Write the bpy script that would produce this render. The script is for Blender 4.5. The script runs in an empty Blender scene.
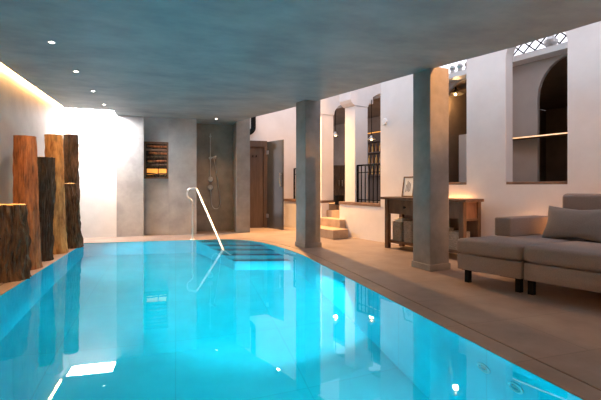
import bpy, bmesh, math, random
from mathutils import Vector, Matrix, noise
from mathutils.geometry import tessellate_polygon

random.seed(7)
SC = bpy.context.scene
COL = SC.collection
PI = math.pi

# ------------------------------------------------------------------ camera, world, lights, exposure
cam_data = bpy.data.cameras.new('camera')
cam_data.sensor_width = 36.0
cam_data.lens = 36.0 * 400.0 / 601.0
cam_data.shift_y = -14.0 / 601.0
cam_data.clip_start = 0.05
cam = bpy.data.objects.new('camera', cam_data)
cam.location = (0, 0, 1.0)
cam.rotation_euler = (PI / 2, 0, -math.atan2(0.298, 0.9545))
COL.objects.link(cam)
SC.camera = cam

SC.view_settings.view_transform = 'Standard'
SC.view_settings.look = 'None'
SC.view_settings.gamma = 1.0
SC.view_settings.use_curve_mapping = False
SC.view_settings.exposure = 0.0
SC.cycles.max_bounces = 10
SC.cycles.diffuse_bounces = 5
SC.cycles.glossy_bounces = 5
SC.cycles.transmission_bounces = 8
SC.cycles.sample_clamp_indirect = 4.0
SC.cycles.use_denoising = True

SKY = 1.8
world = bpy.data.worlds.new('world')
SC.world = world
world.use_nodes = True
wn = world.node_tree.nodes
wl = world.node_tree.links
bg = wn['Background']
wtc = wn.new('ShaderNodeTexCoord')
wsep = wn.new('ShaderNodeSeparateXYZ')
wramp = wn.new('ShaderNodeValToRGB')
wramp.color_ramp.elements[0].color = (0.96, 0.92, 1.0, 1)
wramp.color_ramp.elements[1].color = (0.84, 0.86, 1.0, 1)
wl.new(wtc.outputs['Generated'], wsep.inputs[0])
wl.new(wsep.outputs['Z'], wramp.inputs[0])
wl.new(wramp.outputs[0], bg.inputs['Color'])
bg.inputs['Strength'].default_value = SKY


def light(name, kind, loc, energy, color, target=None, **kw):
    d = bpy.data.lights.new(name, kind)
    d.energy = energy
    d.color = color
    for k, v in kw.items():
        setattr(d, k, v)
    o = bpy.data.objects.new(name, d)
    o.location = loc
    if target is not None:
        o.rotation_euler = (Vector(target) - Vector(loc)).to_track_quat('-Z', 'Y').to_euler()
    COL.objects.link(o)
    return o


WARM = (1.0, 0.56, 0.22)
POOLC = (0.03, 0.76, 0.87)
light('stair_spot', 'SPOT', (2.2, 8.85, 3.2), 1750, (1.0, 0.52, 0.17), (2.35, 7.2, 0), spot_size=1.75, spot_blend=0.8, shadow_soft_size=0.06)
light('stair_spot_upper', 'SPOT', (3.0, 7.7, 3.6), 60, WARM, (3.0, 7.6, 0), spot_size=1.3, spot_blend=0.8, shadow_soft_size=0.05)
light('wall_spot', 'SPOT', (4.15, 2.3, 3.5), 620, (1.0, 0.42, 0.10), (2.98, 4.08, 2.12), spot_size=0.52, spot_blend=0.9, shadow_soft_size=0.04)
light('lounge_spot', 'SPOT', (3.55, 2.7, 2.33), 14, (1.0, 0.44, 0.17), (4.35, 3.75, 0.7), spot_size=1.6, spot_blend=1.0, shadow_soft_size=0.15)
for wx in (-1.0, 1.2, 3.2):
    light('rear_fill_light', 'POINT', (wx, -3.6, 1.9), 22, (1.0, 0.66, 0.40), shadow_soft_size=0.25)  # unseen warm fill added behind the camera, no fixture there

# ------------------------------------------------------------------ frames
# wall frame: s along the slanted right wall (towards the camera), n into the wall
WA = math.radians(16)
W0 = Vector((3.264, 7.25, 0))
WS = Vector((math.sin(WA), -math.cos(WA), 0))
WN = Vector((math.cos(WA), math.sin(WA), 0))


def W(s, n, z):
    p = W0 + WS * s + WN * n
    return Vector((p.x, p.y, z))


def MW():
    m = Matrix.Identity(4)
    for i in range(3):
        m[i][0] = WS[i]
        m[i][1] = WN[i]
        m[i][2] = (0, 0, 1)[i]
        m[i][3] = W0[i]
    return m


# ------------------------------------------------------------------ materials
def mat(name, color, rough=0.6, metal=0.0, var=0.0, scale=4.0, color2=None, bump=0.0, bscale=40.0, stretch=(1, 1, 1),
        emit=None, estr=0.0, spec=0.5, detail=5.0):
    m = bpy.data.materials.new(name)
    m.use_nodes = True
    nt = m.node_tree
    b = nt.nodes['Principled BSDF']
    b.inputs['Base Color'].default_value = (*color, 1)
    b.inputs['Roughness'].default_value = rough
    b.inputs['Metallic'].default_value = metal
    b.inputs['Specular IOR Level'].default_value = spec
    tc = nt.nodes.new('ShaderNodeTexCoord')
    mp = nt.nodes.new('ShaderNodeMapping')
    mp.inputs['Scale'].default_value = stretch
    nt.links.new(tc.outputs['Object'], mp.inputs[0])
    if color2 is not None:
        nz = nt.nodes.new('ShaderNodeTexNoise')
        nz.inputs['Scale'].default_value = scale
        nz.inputs['Detail'].default_value = detail
        nz.inputs['Roughness'].default_value = 0.62
        nt.links.new(mp.outputs[0], nz.inputs['Vector'])
        rp = nt.nodes.new('ShaderNodeValToRGB')
        rp.color_ramp.elements[0].position = 0.33
        rp.color_ramp.elements[1].position = 0.68
        rp.color_ramp.elements[0].color = (*color, 1)
        rp.color_ramp.elements[1].color = (*color2, 1)
        nt.links.new(nz.outputs['Fac'], rp.inputs[0])
        nt.links.new(rp.outputs[0], b.inputs['Base Color'])
    if bump > 0:
        n2 = nt.nodes.new('ShaderNodeTexNoise')
        n2.inputs['Scale'].default_value = bscale
        n2.inputs['Detail'].default_value = 4
        nt.links.new(mp.outputs[0], n2.inputs['Vector'])
        bp = nt.nodes.new('ShaderNodeBump')
        bp.inputs['Strength'].default_value = bump
        bp.inputs['Distance'].default_value = 0.02
        nt.links.new(n2.outputs['Fac'], bp.inputs['Height'])
        nt.links.new(bp.outputs[0], b.inputs['Normal'])
    if emit is not None:
        b.inputs['Emission Color'].default_value = (*emit, 1)
        b.inputs['Emission Strength'].default_value = estr
    return m


M = {}
M['ceiling'] = mat('ceiling_microcement', (0.195, 0.24, 0.265), 0.55, color2=(0.33, 0.375, 0.40), scale=1.6, bump=0.25, bscale=3.0, stretch=(1, 1.6, 1), detail=8)
M['cement'] = mat('wall_microcement', (0.29, 0.285, 0.285), 0.6, color2=(0.43, 0.42, 0.42), scale=2.6, bump=0.15, bscale=6, detail=8)
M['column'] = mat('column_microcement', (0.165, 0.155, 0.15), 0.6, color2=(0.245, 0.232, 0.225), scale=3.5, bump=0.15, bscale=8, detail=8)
M['shower'] = mat('shower_microcement', (0.17, 0.145, 0.125), 0.6, color2=(0.27, 0.235, 0.205), scale=3.5, bump=0.15, bscale=8, detail=8)
M['plaster'] = mat('white_plaster', (0.74, 0.69, 0.665), 0.8, color2=(0.82, 0.77, 0.745), scale=2.0, bump=0.25, bscale=5, detail=6)
M['left_plaster'] = mat('left_wall_plaster', (0.36, 0.325, 0.295), 0.7, color2=(0.47, 0.43, 0.39), scale=2.0, bump=0.15, bscale=5, detail=8)
M['lit_pier'] = mat('lit_pier_cement', (0.66, 0.65, 0.64), 0.6, color2=(0.76, 0.75, 0.74), scale=2.6, bump=0.15, bscale=6, detail=8)  # lighter copy of the wall cement, skylight brightness put into the colour
M['shaft'] = mat('shaft_white', (0.85, 0.85, 0.85), 0.8)
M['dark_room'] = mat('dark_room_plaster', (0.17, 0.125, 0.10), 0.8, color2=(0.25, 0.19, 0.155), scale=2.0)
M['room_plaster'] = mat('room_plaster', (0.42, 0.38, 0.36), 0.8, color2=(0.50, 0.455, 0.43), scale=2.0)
M['white_metal'] = mat('white_metal', (0.8, 0.8, 0.8), 0.4)
M['steel'] = mat('steel', (0.80, 0.80, 0.80), 0.42, metal=1.0)
M['chrome_dark'] = mat('chrome_dark', (0.50, 0.49, 0.48), 0.3, metal=1.0)
M['black_metal'] = mat('black_metal', (0.006, 0.006, 0.006), 0.7, spec=0.08)
M['groove'] = mat('groove_dark', (0.05, 0.04, 0.035), 0.8)
M['nosing'] = mat('nosing_tile', (0.015, 0.16, 0.24), 0.5)
M['bark'] = mat('bark', (0.008, 0.005, 0.004), 0.9, color2=(0.11, 0.058, 0.030), scale=13, bump=0.9, bscale=22, stretch=(1.6, 1.6, 0.35), detail=9)
M['bark_dark'] = mat('bark_dark', (0.006, 0.005, 0.005), 0.9, color2=(0.06, 0.04, 0.03), scale=12, bump=0.9, bscale=18, stretch=(1.6, 1.6, 0.3), detail=9)
M['bark_red'] = mat('bark_red', (0.07, 0.020, 0.007), 0.85, color2=(0.40, 0.145, 0.048), scale=11, bump=0.6, bscale=14, stretch=(1.6, 1.6, 0.3), detail=9)
M['bark_pale'] = mat('bark_pale', (0.10, 0.035, 0.011), 0.8, color2=(0.56, 0.30, 0.10), scale=8, bump=0.5, bscale=12, stretch=(1.6, 1.6, 0.4), detail=9)
M['cut_wood'] = mat('cut_wood', (0.56, 0.34, 0.13), 0.8, color2=(0.74, 0.50, 0.22), scale=20, bump=0.3, bscale=60)
M['console'] = mat('console_wood', (0.075, 0.035, 0.017), 0.55, color2=(0.14, 0.07, 0.036), scale=6, stretch=(3, 3, 0.6), bump=0.1, bscale=20)
M['console_warm'] = mat('console_wood_warm', (0.14, 0.062, 0.03), 0.5, color2=(0.24, 0.115, 0.06), scale=6, stretch=(3, 3, 0.6), bump=0.1, bscale=20)
M['step_stone'] = mat('step_stone', (0.36, 0.24, 0.15), 0.55, color2=(0.50, 0.36, 0.24), scale=5)
M['ledge_wood'] = mat('ledge_wood', (0.15, 0.08, 0.05), 0.6, color2=(0.24, 0.14, 0.09), scale=8)
M['sauna_wood'] = mat('sauna_wood', (0.06, 0.033, 0.021), 0.6, color2=(0.10, 0.06, 0.04), scale=5, stretch=(4, 4, 0.4))
M['fabric'] = mat('sofa_fabric', (0.215, 0.168, 0.150), 0.95, color2=(0.28, 0.222, 0.20), scale=140, bump=0.2, bscale=220, spec=0.2)
M['pillow'] = mat('pillow_fabric', (0.17, 0.148, 0.138), 0.95, color2=(0.22, 0.193, 0.18), scale=140, bump=0.2, bscale=220, spec=0.2)
M['basket'] = mat('basket_weave', (0.22, 0.19, 0.165), 0.9, color2=(0.38, 0.34, 0.30), scale=30, bump=0.8, bscale=45, stretch=(1, 1, 2.2))
M['towel'] = mat('towel_white', (0.78, 0.76, 0.74), 0.95, bump=0.4, bscale=120)
M['paper'] = mat('paper', (0.82, 0.80, 0.77), 0.9)
M['ink'] = mat('ink_grey', (0.30, 0.28, 0.27), 0.9)
M['glass_door'] = mat('smoked_glass', (0.055, 0.052, 0.046), 0.12, color2=(0.07, 0.066, 0.058), scale=2)
M['lamp_glow'] = mat('lamp_glow', (1, 1, 1), 0.5, emit=(1.0, 0.86, 0.68), estr=25)
M['pendant_glow'] = mat('pendant_glow', (1, 1, 1), 0.5, emit=(1.0, 0.62, 0.25), estr=9)
M['led'] = mat('led_warm', (1, 1, 1), 0.5, emit=(1.0, 0.50, 0.17), estr=150)
M['led_soft'] = mat('led_soft', (1, 1, 1), 0.5, emit=(1.0, 0.50, 0.18), estr=1.3)
M['led_floor'] = mat('led_floor', (1, 1, 1), 0.5, emit=(1.0, 0.43, 0.14), estr=190)
M['amber'] = mat('amber_glow', (1, 0.5, 0.1), 0.5, emit=(1.0, 0.40, 0.06), estr=0.8)
M['sky_pane'] = mat('skylight_pane', (1, 1, 1), 0.5, emit=(1.0, 0.97, 0.98), estr=140)
M['pool_lens'] = mat('pool_lens', (1, 1, 1), 0.4, emit=POOLC, estr=4)
M['bottle'] = mat('bottle_glass', (0.25, 0.12, 0.04), 0.15)
M['bottle_green'] = mat('bottle_gold_glass', (0.50, 0.30, 0.08), 0.15)


def floor_mat():
    m = mat('floor_stone', (0.20, 0.145, 0.115), 0.42, color2=(0.31, 0.235, 0.195), scale=2.2, bump=0.06, bscale=8, detail=9)
    nt = m.node_tree
    b = nt.nodes['Principled BSDF']
    src = b.inputs['Base Color'].links[0].from_socket
    tc = nt.nodes.new('ShaderNodeTexCoord')
    br = nt.nodes.new('ShaderNodeTexBrick')
    br.offset = 0.5
    br.inputs['Scale'].default_value = 1.0
    br.inputs['Brick Width'].default_value = 1.2
    br.inputs['Row Height'].default_value = 0.6
    br.inputs['Mortar Size'].default_value = 0.004
    br.inputs['Color1'].default_value = (1, 1, 1, 1)
    br.inputs['Color2'].default_value = (0.9, 0.9, 0.9, 1)
    br.inputs['Mortar'].default_value = (0.72, 0.7, 0.68, 1)
    nt.links.new(tc.outputs['Object'], br.inputs['Vector'])
    mx = nt.nodes.new('ShaderNodeMix')
    mx.data_type = 'RGBA'
    mx.blend_type = 'MULTIPLY'
    mx.inputs[0].default_value = 1.0
    nt.links.new(src, mx.inputs[6])
    nt.links.new(br.outputs['Color'], mx.inputs[7])
    nt.links.new(mx.outputs[2], b.inputs['Base Color'])
    return m


def pool_tile_mat():
    m = mat('pool_tile', (0.015, 0.50, 0.60), 0.6, color2=(0.03, 0.62, 0.72), spec=0.2, scale=1.6, detail=6)
    nt = m.node_tree
    b = nt.nodes['Principled BSDF']
    src = b.inputs['Base Color'].links[0].from_socket
    tc = nt.nodes.new('ShaderNodeTexCoord')
    br = nt.nodes.new('ShaderNodeTexBrick')
    br.offset = 0.0
    br.inputs['Scale'].default_value = 1.0
    br.inputs['Brick Width'].default_value = 1.0
    br.inputs['Row Height'].default_value = 1.0
    br.inputs['Mortar Size'].default_value = 0.004
    br.inputs['Color1'].default_value = (1, 1, 1, 1)
    br.inputs['Color2'].default_value = (0.95, 0.95, 0.95, 1)
    br.inputs['Mortar'].default_value = (0.80, 0.80, 0.82, 1)
    nt.links.new(tc.outputs['Object'], br.inputs['Vector'])
    mx = nt.nodes.new('ShaderNodeMix')
    mx.data_type = 'RGBA'
    mx.blend_type = 'MULTIPLY'
    mx.inputs[0].default_value = 1.0
    nt.links.new(src, mx.inputs[6])
    nt.links.new(br.outputs['Color'], mx.inputs[7])
    nt.links.new(mx.outputs[2], b.inputs['Base Color'])
    return m


def water_mat():
    m = bpy.data.materials.new('pool_water')
    m.use_nodes = True
    nt = m.node_tree
    nt.nodes.clear()
    out = nt.nodes.new('ShaderNodeOutputMaterial')
    g = nt.nodes.new('ShaderNodeBsdfRefraction')      # water swallows red light
    g.inputs['Color'].default_value = (0.52, 0.97, 1.0, 1)
    g.inputs['IOR'].default_value = 1.333
    g.inputs['Roughness'].default_value = 0.0
    gl = nt.nodes.new('ShaderNodeBsdfGlossy')
    gl.inputs['Color'].default_value = (1, 1, 1, 1)
    gl.inputs['Roughness'].default_value = 0.0
    fr = nt.nodes.new('ShaderNodeFresnel')
    fr.inputs['IOR'].default_value = 1.333
    mx = nt.nodes.new('ShaderNodeMixShader')
    nt.links.new(fr.outputs[0], mx.inputs[0])
    nt.links.new(g.outputs[0], mx.inputs[1])
    nt.links.new(gl.outputs[0], mx.inputs[2])
    tc = nt.nodes.new('ShaderNodeTexCoord')
    nz = nt.nodes.new('ShaderNodeTexNoise')
    nz.inputs['Scale'].default_value = 2.2
    nz.inputs['Detail'].default_value = 2
    bp = nt.nodes.new('ShaderNodeBump')
    bp.inputs['Strength'].default_value = 0.03
    bp.inputs['Distance'].default_value = 0.02
    nt.links.new(tc.outputs['Object'], nz.inputs['Vector'])
    nt.links.new(nz.outputs['Fac'], bp.inputs['Height'])
    for n_ in (g, gl, fr):
        nt.links.new(bp.outputs[0], n_.inputs['Normal'])
    nt.links.new(mx.outputs[0], out.inputs[0])
    return m


M['floor'] = floor_mat()
M['pool'] = pool_tile_mat()
M['water'] = water_mat()

# ------------------------------------------------------------------ mesh helpers
class MB:
    def __init__(self, mtx=None):
        self.bm = bmesh.new()
        self.m = mtx or Matrix.Identity(4)

    def _v(self, p):
        return self.bm.verts.new(self.m @ Vector(p))

    def box(self, a, b, bevel=0.0, seg=2):
        (x0, y0, z0), (x1, y1, z1) = a, b
        return self.prism([(x0, y0), (x1, y0), (x1, y1), (x0, y1)], z0, z1, bevel, seg)

    def prism(self, poly, z0, z1, bevel=0.0, seg=2):
        lo = [self._v((x, y, z0)) for x, y in poly]
        hi = [self._v((x, y, z1)) for x, y in poly]
        n = len(poly)
        fs = [self.bm.faces.new(lo[::-1]), self.bm.faces.new(hi)]
        for i in range(n):
            fs.append(self.bm.faces.new((lo[i], lo[(i + 1) % n], hi[(i + 1) % n], hi[i])))
        if bevel > 0:
            es = list({e for f in fs for e in f.edges})
            bmesh.ops.bevel(self.bm, geom=es, offset=bevel, segments=seg, profile=0.5, affect='EDGES', clamp_overlap=True)
        return self

    def extrude_outline(self, pts3, vec):
        """closed outline of 3-D points pushed along vec"""
        vec = Vector(vec)
        lo = [self._v(p) for p in pts3]
        hi = [self._v(Vector(p) + vec) for p in pts3]
        n = len(pts3)
        self.bm.faces.new(lo[::-1])
        self.bm.faces.new(hi)
        for i in range(n):
            self.bm.faces.new((lo[i], lo[(i + 1) % n], hi[(i + 1) % n], hi[i]))
        return self

    def tube(self, path, r, seg=10, cap=True):
        path = [Vector(p) for p in path]
        rs = r if isinstance(r, (list, tuple)) else [r] * len(path)
        rings = []
        up = None
        for i, p in enumerate(path):
            if i == 0:
                d = path[1] - path[0]
            elif i == len(path) - 1:
                d = path[-1] - path[-2]
            else:
                d = (path[i + 1] - p).normalized() + (p - path[i - 1]).normalized()
            d.normalize()
            if up is None:
                a = Vector((0, 0, 1)) if abs(d.z) < 0.9 else Vector((1, 0, 0))
                up = d.cross(a).normalized()
            up = (up - d * up.dot(d)).normalized()
            w = d.cross(up)
            rings.append([self._v(p + (up * math.cos(2 * PI * k / seg) + w * math.sin(2 * PI * k / seg)) * rs[i]) for k in range(seg)])
        for a, b in zip(rings, rings[1:]):
            for k in range(seg):
                self.bm.faces.new((a[k], a[(k + 1) % seg], b[(k + 1) % seg], b[k]))
        if cap:
            self.bm.faces.new(rings[0][::-1])
            self.bm.faces.new(rings[-1])
        return self

    def lathe(self, prof, centre, axis=(0, 0, 1), seg=24):
        ax = Vector(axis).normalized()
        a = Vector((0, 0, 1)) if abs(ax.z) < 0.9 else Vector((1, 0, 0))
        u = ax.cross(a).normalized()
        w = ax.cross(u)
        c = Vector(centre)
        rings = []
        for r, h in prof:
            if r < 1e-6:
                rings.append([self._v(c + ax * h)])
            else:
                rings.append([self._v(c + ax * h + (u * math.cos(2 * PI * k / seg) + w * math.sin(2 * PI * k / seg)) * r) for k in range(seg)])
        for p, q in zip(rings, rings[1:]):
            for k in range(seg):
                k2 = (k + 1) % seg
                if len(p) == 1 and len(q) == 1:
                    continue
                if len(p) == 1:
                    self.bm.faces.new((p[0], q[k2], q[k]))
                elif len(q) == 1:
                    self.bm.faces.new((p[k], p[k2], q[0]))
                else:
                    self.bm.faces.new((p[k], p[k2], q[k2], q[k]))
        return self

    def sheet(self, outer, holes, z, to3=None):
        """flat polygon with holes; to3 maps (a, b) to a point"""
        f3 = to3 or (lambda a, b: (a, b, z))
        loops = [[Vector((a, b, 0)) for a, b in outer]] + [[Vector((a, b, 0)) for a, b in h] for h in holes]
        vs = [self._v(f3(p.x, p.y)) for l in loops for p in l]
        for t in tessellate_polygon(loops):
            try:
                self.bm.faces.new([vs[i] for i in t])
            except ValueError:
                pass
        return self

    def slab(self, outer, holes, f_lo, f_hi):
        """a plate with holes, between the maps f_lo and f_hi of (a, b)"""
        loops = [list(outer)] + [list(h) for h in holes]
        l3 = [[Vector((a, b, 0)) for a, b in l] for l in loops]
        lo = [self._v(f_lo(a, b)) for l in loops for a, b in l]
        hi = [self._v(f_hi(a, b)) for l in loops for a, b in l]
        for t in tessellate_polygon(l3):
            try:
                self.bm.faces.new([lo[i] for i in t])
                self.bm.faces.new([hi[i] for i in reversed(t)])
            except ValueError:
                pass
        k = 0
        for l in loops:
            n = len(l)
            for i in range(n):
                a, b = k + i, k + (i + 1) % n
                self.bm.faces.new((lo[a], lo[b], hi[b], hi[a]))
            k += n
        return self


def root_loc(o):
    v = Vector((0, 0, 0))
    while o is not None:
        v += Vector(o.location)
        o = o.parent
    return v


def build(name, mb, material, parent=None, smooth=False, origin=None, angle=40):
    """ONE mesh object from an MB in world coordinates"""
    bm = mb.bm
    off = root_loc(parent) if parent is not None else Vector(origin or (0, 0, 0))
    bmesh.ops.translate(bm, verts=bm.verts, vec=-off)
    bmesh.ops.recalc_face_normals(bm, faces=bm.faces)
    me = bpy.data.meshes.new(name)
    bm.to_mesh(me)
    bm.free()
    me.materials.append(M[material])
    o = bpy.data.objects.new(name, me)
    COL.objects.link(o)
    if parent is not None:
        o.parent = parent
    else:
        o.location = off
    if smooth:
        me.shade_smooth()
        me.set_sharp_from_angle(angle=math.radians(angle))
    return o


def tag(o, label, cat, group=None, kind=None):
    o['label'] = label
    o['category'] = cat
    if group:
        o['group'] = group
    if kind:
        o['kind'] = kind
    return o


def thing(name, loc, label, cat, group=None, kind=None):
    o = bpy.data.objects.new(name, None)
    o.empty_display_size = 0.1
    o.location = loc
    COL.objects.link(o)
    return tag(o, label, cat, group, kind)


def struct(name, mb, material, smooth=False):
    o = build(name, mb, material, None, smooth)
    o['kind'] = 'structure'
    return o


def copy_tree(o, parent=None):
    c = o.copy()
    COL.objects.link(c)
    if parent is not None:
        c.parent = parent
    for ch in list(o.children):
        copy_tree(ch, c)
    return c


# ------------------------------------------------------------------ pool outline
H = 2.385          # ceiling height
WATER = -0.006
DEPTH = 1.30
XL = -1.53
YB = 7.80
Y_NEAR = 0.55
outline = [(XL, Y_NEAR), (1.86, Y_NEAR), (1.83, 1.4), (1.80, 4.2), (1.765, 5.5)]
curve_pts = [(1.70, 6.05), (1.60, 6.52), (1.46, 6.98), (1.31, 7.28), (1.10, 7.50), (0.80, 7.62)]
outline += curve_pts + [(0.40, 7.66), (-0.2, 7.72), (XL, 7.82)]


def offset(poly, d):
    n = len(poly)
    res = []
    for i in range(n):
        a, b, c = Vector(poly[i - 1]), Vector(poly[i]), Vector(poly[(i + 1) % n])
        e1 = (b - a).normalized()
        e2 = (c - b).normalized()
        n1 = Vector((e1.y, -e1.x))
        n2 = Vector((e2.y, -e2.x))
        m = (n1 + n2).normalized()
        k = d / max(0.3, m.dot(n1))
        res.append((b.x + m.x * k, b.y + m.y * k))
    return res


ring1 = offset(outline, 0.150)
ring2 = offset(outline, 0.166)
floor_outer = [(-2.3, -4.2), (7.5, -4.2), (7.5, 11.5), (-2.3, 11.5)]
struct('floor', MB().slab(floor_outer, [ring2], lambda a, b: (a, b, -0.12), lambda a, b: (a, b, 0)), 'floor')
struct('trim_1', MB().slab(ring1, [outline], lambda a, b: (a, b, -0.10), lambda a, b: (a, b, 0)), 'floor')
struct('trim_2', MB().slab(offset(outline, 0.167), [offset(outline, 0.149)], lambda a, b: (a, b, -0.10), lambda a, b: (a, b, -0.006)), 'groove')

# pool basin: floor and walls
pb = MB()
basin = offset(outline, -0.004)
n_o = len(basin)
top = [pb._v((x, y, -0.0035)) for x, y in basin]
bot = [pb._v((x, y, -DEPTH)) for x, y in basin]
for i in range(n_o):
    pb.bm.faces.new((top[i], bot[i], bot[(i + 1) % n_o], top[(i + 1) % n_o]))
pb.bm.faces.new(bot)
pool = struct('pool_basin', pb, 'pool')

# water surface: one gently flat sheet, normals up
wb = MB()
vs = [wb._v((x, y, WATER)) for x, y in offset(outline, -0.002)]
wb.bm.faces.new(vs)
wo = build('pool_water', wb, 'water')
if wo.data.polygons[0].normal.z < 0:
    wo.data.flip_normals()
tag(wo, 'clear turquoise water filling the lit indoor swimming pool', 'water', kind='stuff')

# ------------------------------------------------------------------ ceiling with skylight hole at the back left corner
edge = [(4.0, -4.2), (3.78, 0.6), (3.62, 1.6), (3.40, 2.48), (3.22, 3.17), (2.98, 3.80), (2.74, 4.48), (2.36, 5.65), (1.85, 7.12), (1.457, 8.05), (1.30, 8.60)]
YW = 8.56
XS0, XS1, YS0 = -1.95, -1.106, 8.04
CX = -1.885
ceil_poly = [(CX, -4.2)] + edge + [(XS1, 8.60), (XS1, YS0), (CX, YS0)]
struct('ceiling', MB().slab(ceil_poly, [], lambda a, b: (a, b, H), lambda a, b: (a, b, H + 0.30)), 'ceiling')
# cove pocket over the left wall
struct('trim_3', MB().box((-2.0, -4.2, H + 0.09), (CX + 0.01, YS0, H + 0.15)), 'shaft')
sk = thing('skylight', (-1.5, 8.3, H + 0.1), 'bright frosted skylight pane in the ceiling over the back left pool corner', 'skylight')
build('pane', MB().box((CX, YS0, H + 0.06), (XS1, YW + 0.05, H + 0.08)), 'sky_pane', sk)
build('frame', MB().box((CX - 0.06, YS0 - 0.05, H + 0.081), (XS1 + 0.05, YW + 0.1, H + 0.12)), 'white_metal', sk)

# ------------------------------------------------------------------ walls
struct('wall_left', MB().box((-2.25, -4.2, -0.1), (-1.95, 8.6, 3.3)), 'left_plaster')
struct('wall_front', MB().box((-2.3, -4.3, 0), (7.4, -4.1, 4.2)), 'plaster')
bw = MB()
bw.box((XS1 + 0.001, YW, 0), (-0.612, YW + 0.3, H + 0.1))
bw.box((-0.612, YW + 0.16, 0), (-0.138, YW + 0.3, H + 0.1))                   # recess with the log niche
bw.box((-0.138, YW, 0), (0.414, YW + 0.3, H + 0.1))
struct('wall_back', bw, 'cement')
struct('wall_end_pier', MB().box((1.24, YW, 0), (1.53, YW + 0.30, H + 0.1)), 'column')  # shade put into the colour: darker cement offsets the skylight spill
bp_ = MB()                                   # pier under the skylight, some of that brightness put into its cement
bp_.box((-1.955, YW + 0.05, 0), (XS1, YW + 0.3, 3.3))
struct('wall_pier', bp_, 'lit_pier')
sb = MB()
sb.box((0.414, YW + 0.55, 0), (1.24, YW + 0.7, H + 0.1))
sb.box((0.30, YW + 0.30, 0), (0.413, YW + 0.7, H + 0.1))
sb.box((1.241, YW + 0.301, 0), (1.36, YW + 0.7, H + 0.1))
struct('wall_shower', sb, 'shower')
struct('wall_hall', MB().box((1.3, 9.62, 0), (2.9, 9.85, 4.2)), 'plaster')
struct('ceiling_shower', MB().box((0.3, YW, H), (1.3, YW + 0.7, H + 0.1)), 'ceiling')

# slanted white wall with openings, in the (s, z) plane
def arch(s0, s1, z0, spring, k=1.0, n=14):
    c, r = (s0 + s1) / 2, (s1 - s0) / 2
    pts = [(s0, z0), (s1, z0)]
    for i in range(n + 1):
        a = PI * i / n
        pts.append((c + r * math.cos(a), spring + r * k * math.sin(a)))
    return pts


S_A, S_B, S_C, S_D = -1.22, -0.911, -0.122, 0.185
Z_UP = 0.60
TOP = 4.3
outer = [(0.871, 0), (9.0, 0), (9.0, TOP), (0.871, TOP)]
win2 = arch(1.85, 2.59, 1.02, 2.80)
win3 = arch(3.161, 3.896, 1.02, 2.66)
struct('wall_right', MB().slab(outer, [win2, win3], lambda s, z: W(s, 0, z), lambda s, z: W(s, 0.17, z)), 'plaster')
lw = MB(MW())
lw.box((-0.295, 0, 0), (0.871, 0.2, Z_UP + 0.03))
lw.box((-2.6, 0, 0), (S_B, 0.2, Z_UP + 0.03))
struct('wall_low', lw, 'plaster')
lg = MB(MW())
lg.box((-0.30, -0.015, Z_UP + 0.031), (0.871, 0.345, Z_UP + 0.085), 0.006)
lg.box((-2.6, -0.015, Z_UP + 0.031), (S_B, 0.345, Z_UP + 0.085), 0.006)
struct('trim_4', lg, 'ledge_wood')
# upper room behind the wall
up = MB(MW())
up.box((-7, 0.8, 0.001), (6.5, 5.4, Z_UP))
up.box((-0.3, 0.2, 0.001), (6.5, 0.8, Z_UP))
up.box((-3.2, 0.2, 0.001), (S_B, 0.8, Z_UP))
struct('floor_upper', up, 'step_stone')
dr = MB(MW())
dr.box((-7, 3.2, Z_UP - 0.1), (1.4, 3.4, 3.04))
dr.box((1.4, 4.6, Z_UP), (6.5, 4.8, 2.729))
dr.box((-7.2, 0.6, Z_UP - 0.1), (-7, 3.4, 4.3))
dr.box((6.3, 0.67, Z_UP), (6.5, 4.6, 2.729))
dr.box((1.35, 0.62, Z_UP), (1.5, 4.6, 2.729))
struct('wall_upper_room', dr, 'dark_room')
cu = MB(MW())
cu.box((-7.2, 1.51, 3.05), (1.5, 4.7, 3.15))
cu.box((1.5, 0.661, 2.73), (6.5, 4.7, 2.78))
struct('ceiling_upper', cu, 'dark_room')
# partition with two arches behind the two windows
part_outer = [(1.5, Z_UP), (6.3, Z_UP), (6.3, 2.72), (1.5, 2.72)]
a2 = arch(1.72, 2.60, Z_UP + 0.02, 2.30, 0.95)
a3 = arch(3.268, 4.11, Z_UP + 0.02, 2.2, 1.2)
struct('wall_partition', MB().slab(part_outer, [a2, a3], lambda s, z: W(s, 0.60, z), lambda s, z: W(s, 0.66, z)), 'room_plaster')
# window sills
for i, (s0, s1) in enumerate(((1.86, 2.58), (3.17, 3.89))):
    fr = MB(MW())
    fr.box((s0, 0.0, 1.021), (s1, 0.17, 1.055), 0.004)
    w = build('window_%d' % (i + 1), fr, 'ledge_wood')
    w['kind'] = 'structure'

# ------------------------------------------------------------------ arcade pillars with cross beams
def pillar(s0, s1, label):
    c = W((s0 + s1) / 2, 0.16, Z_UP + 0.085)
    t = thing('arcade_pillar', c, label, 'pillar', kind='thing')
    b = MB(MW())
    b.box((s0, 0.0, Z_UP + 0.086), (s1, 0.33, 2.56), 0.008)
    build('shaft', b, 'plaster', t)
    # beam running back from the pillar: profile in the (n, z) plane
    prof = [(-0.13, 3.25), (-0.13, 2.66), (-0.09, 2.60), (-0.02, 2.56), (0.33, 2.56)]
    for i in range(1, 9):
        a = PI / 2 * i / 8
        prof.append((0.33 + 0.75 * (1 - math.cos(a)), 2.56 + 0.38 * math.sin(a)))
    prof += [(1.5, 2.94), (1.5, 3.25)]
    b = MB(MW())
    b.extrude_outline([(s0 - 0.015, n, z) for n, z in prof], (s1 - s0 + 0.03, 0, 0))
    build('corbel_beam', b, 'plaster', t)
    return t


pillar(S_C, S_D, 'white square plaster pillar between the stone steps and the balustrade')
pillar(S_A, S_B, 'white square plaster pillar partly hidden behind the farther grey column')

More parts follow.
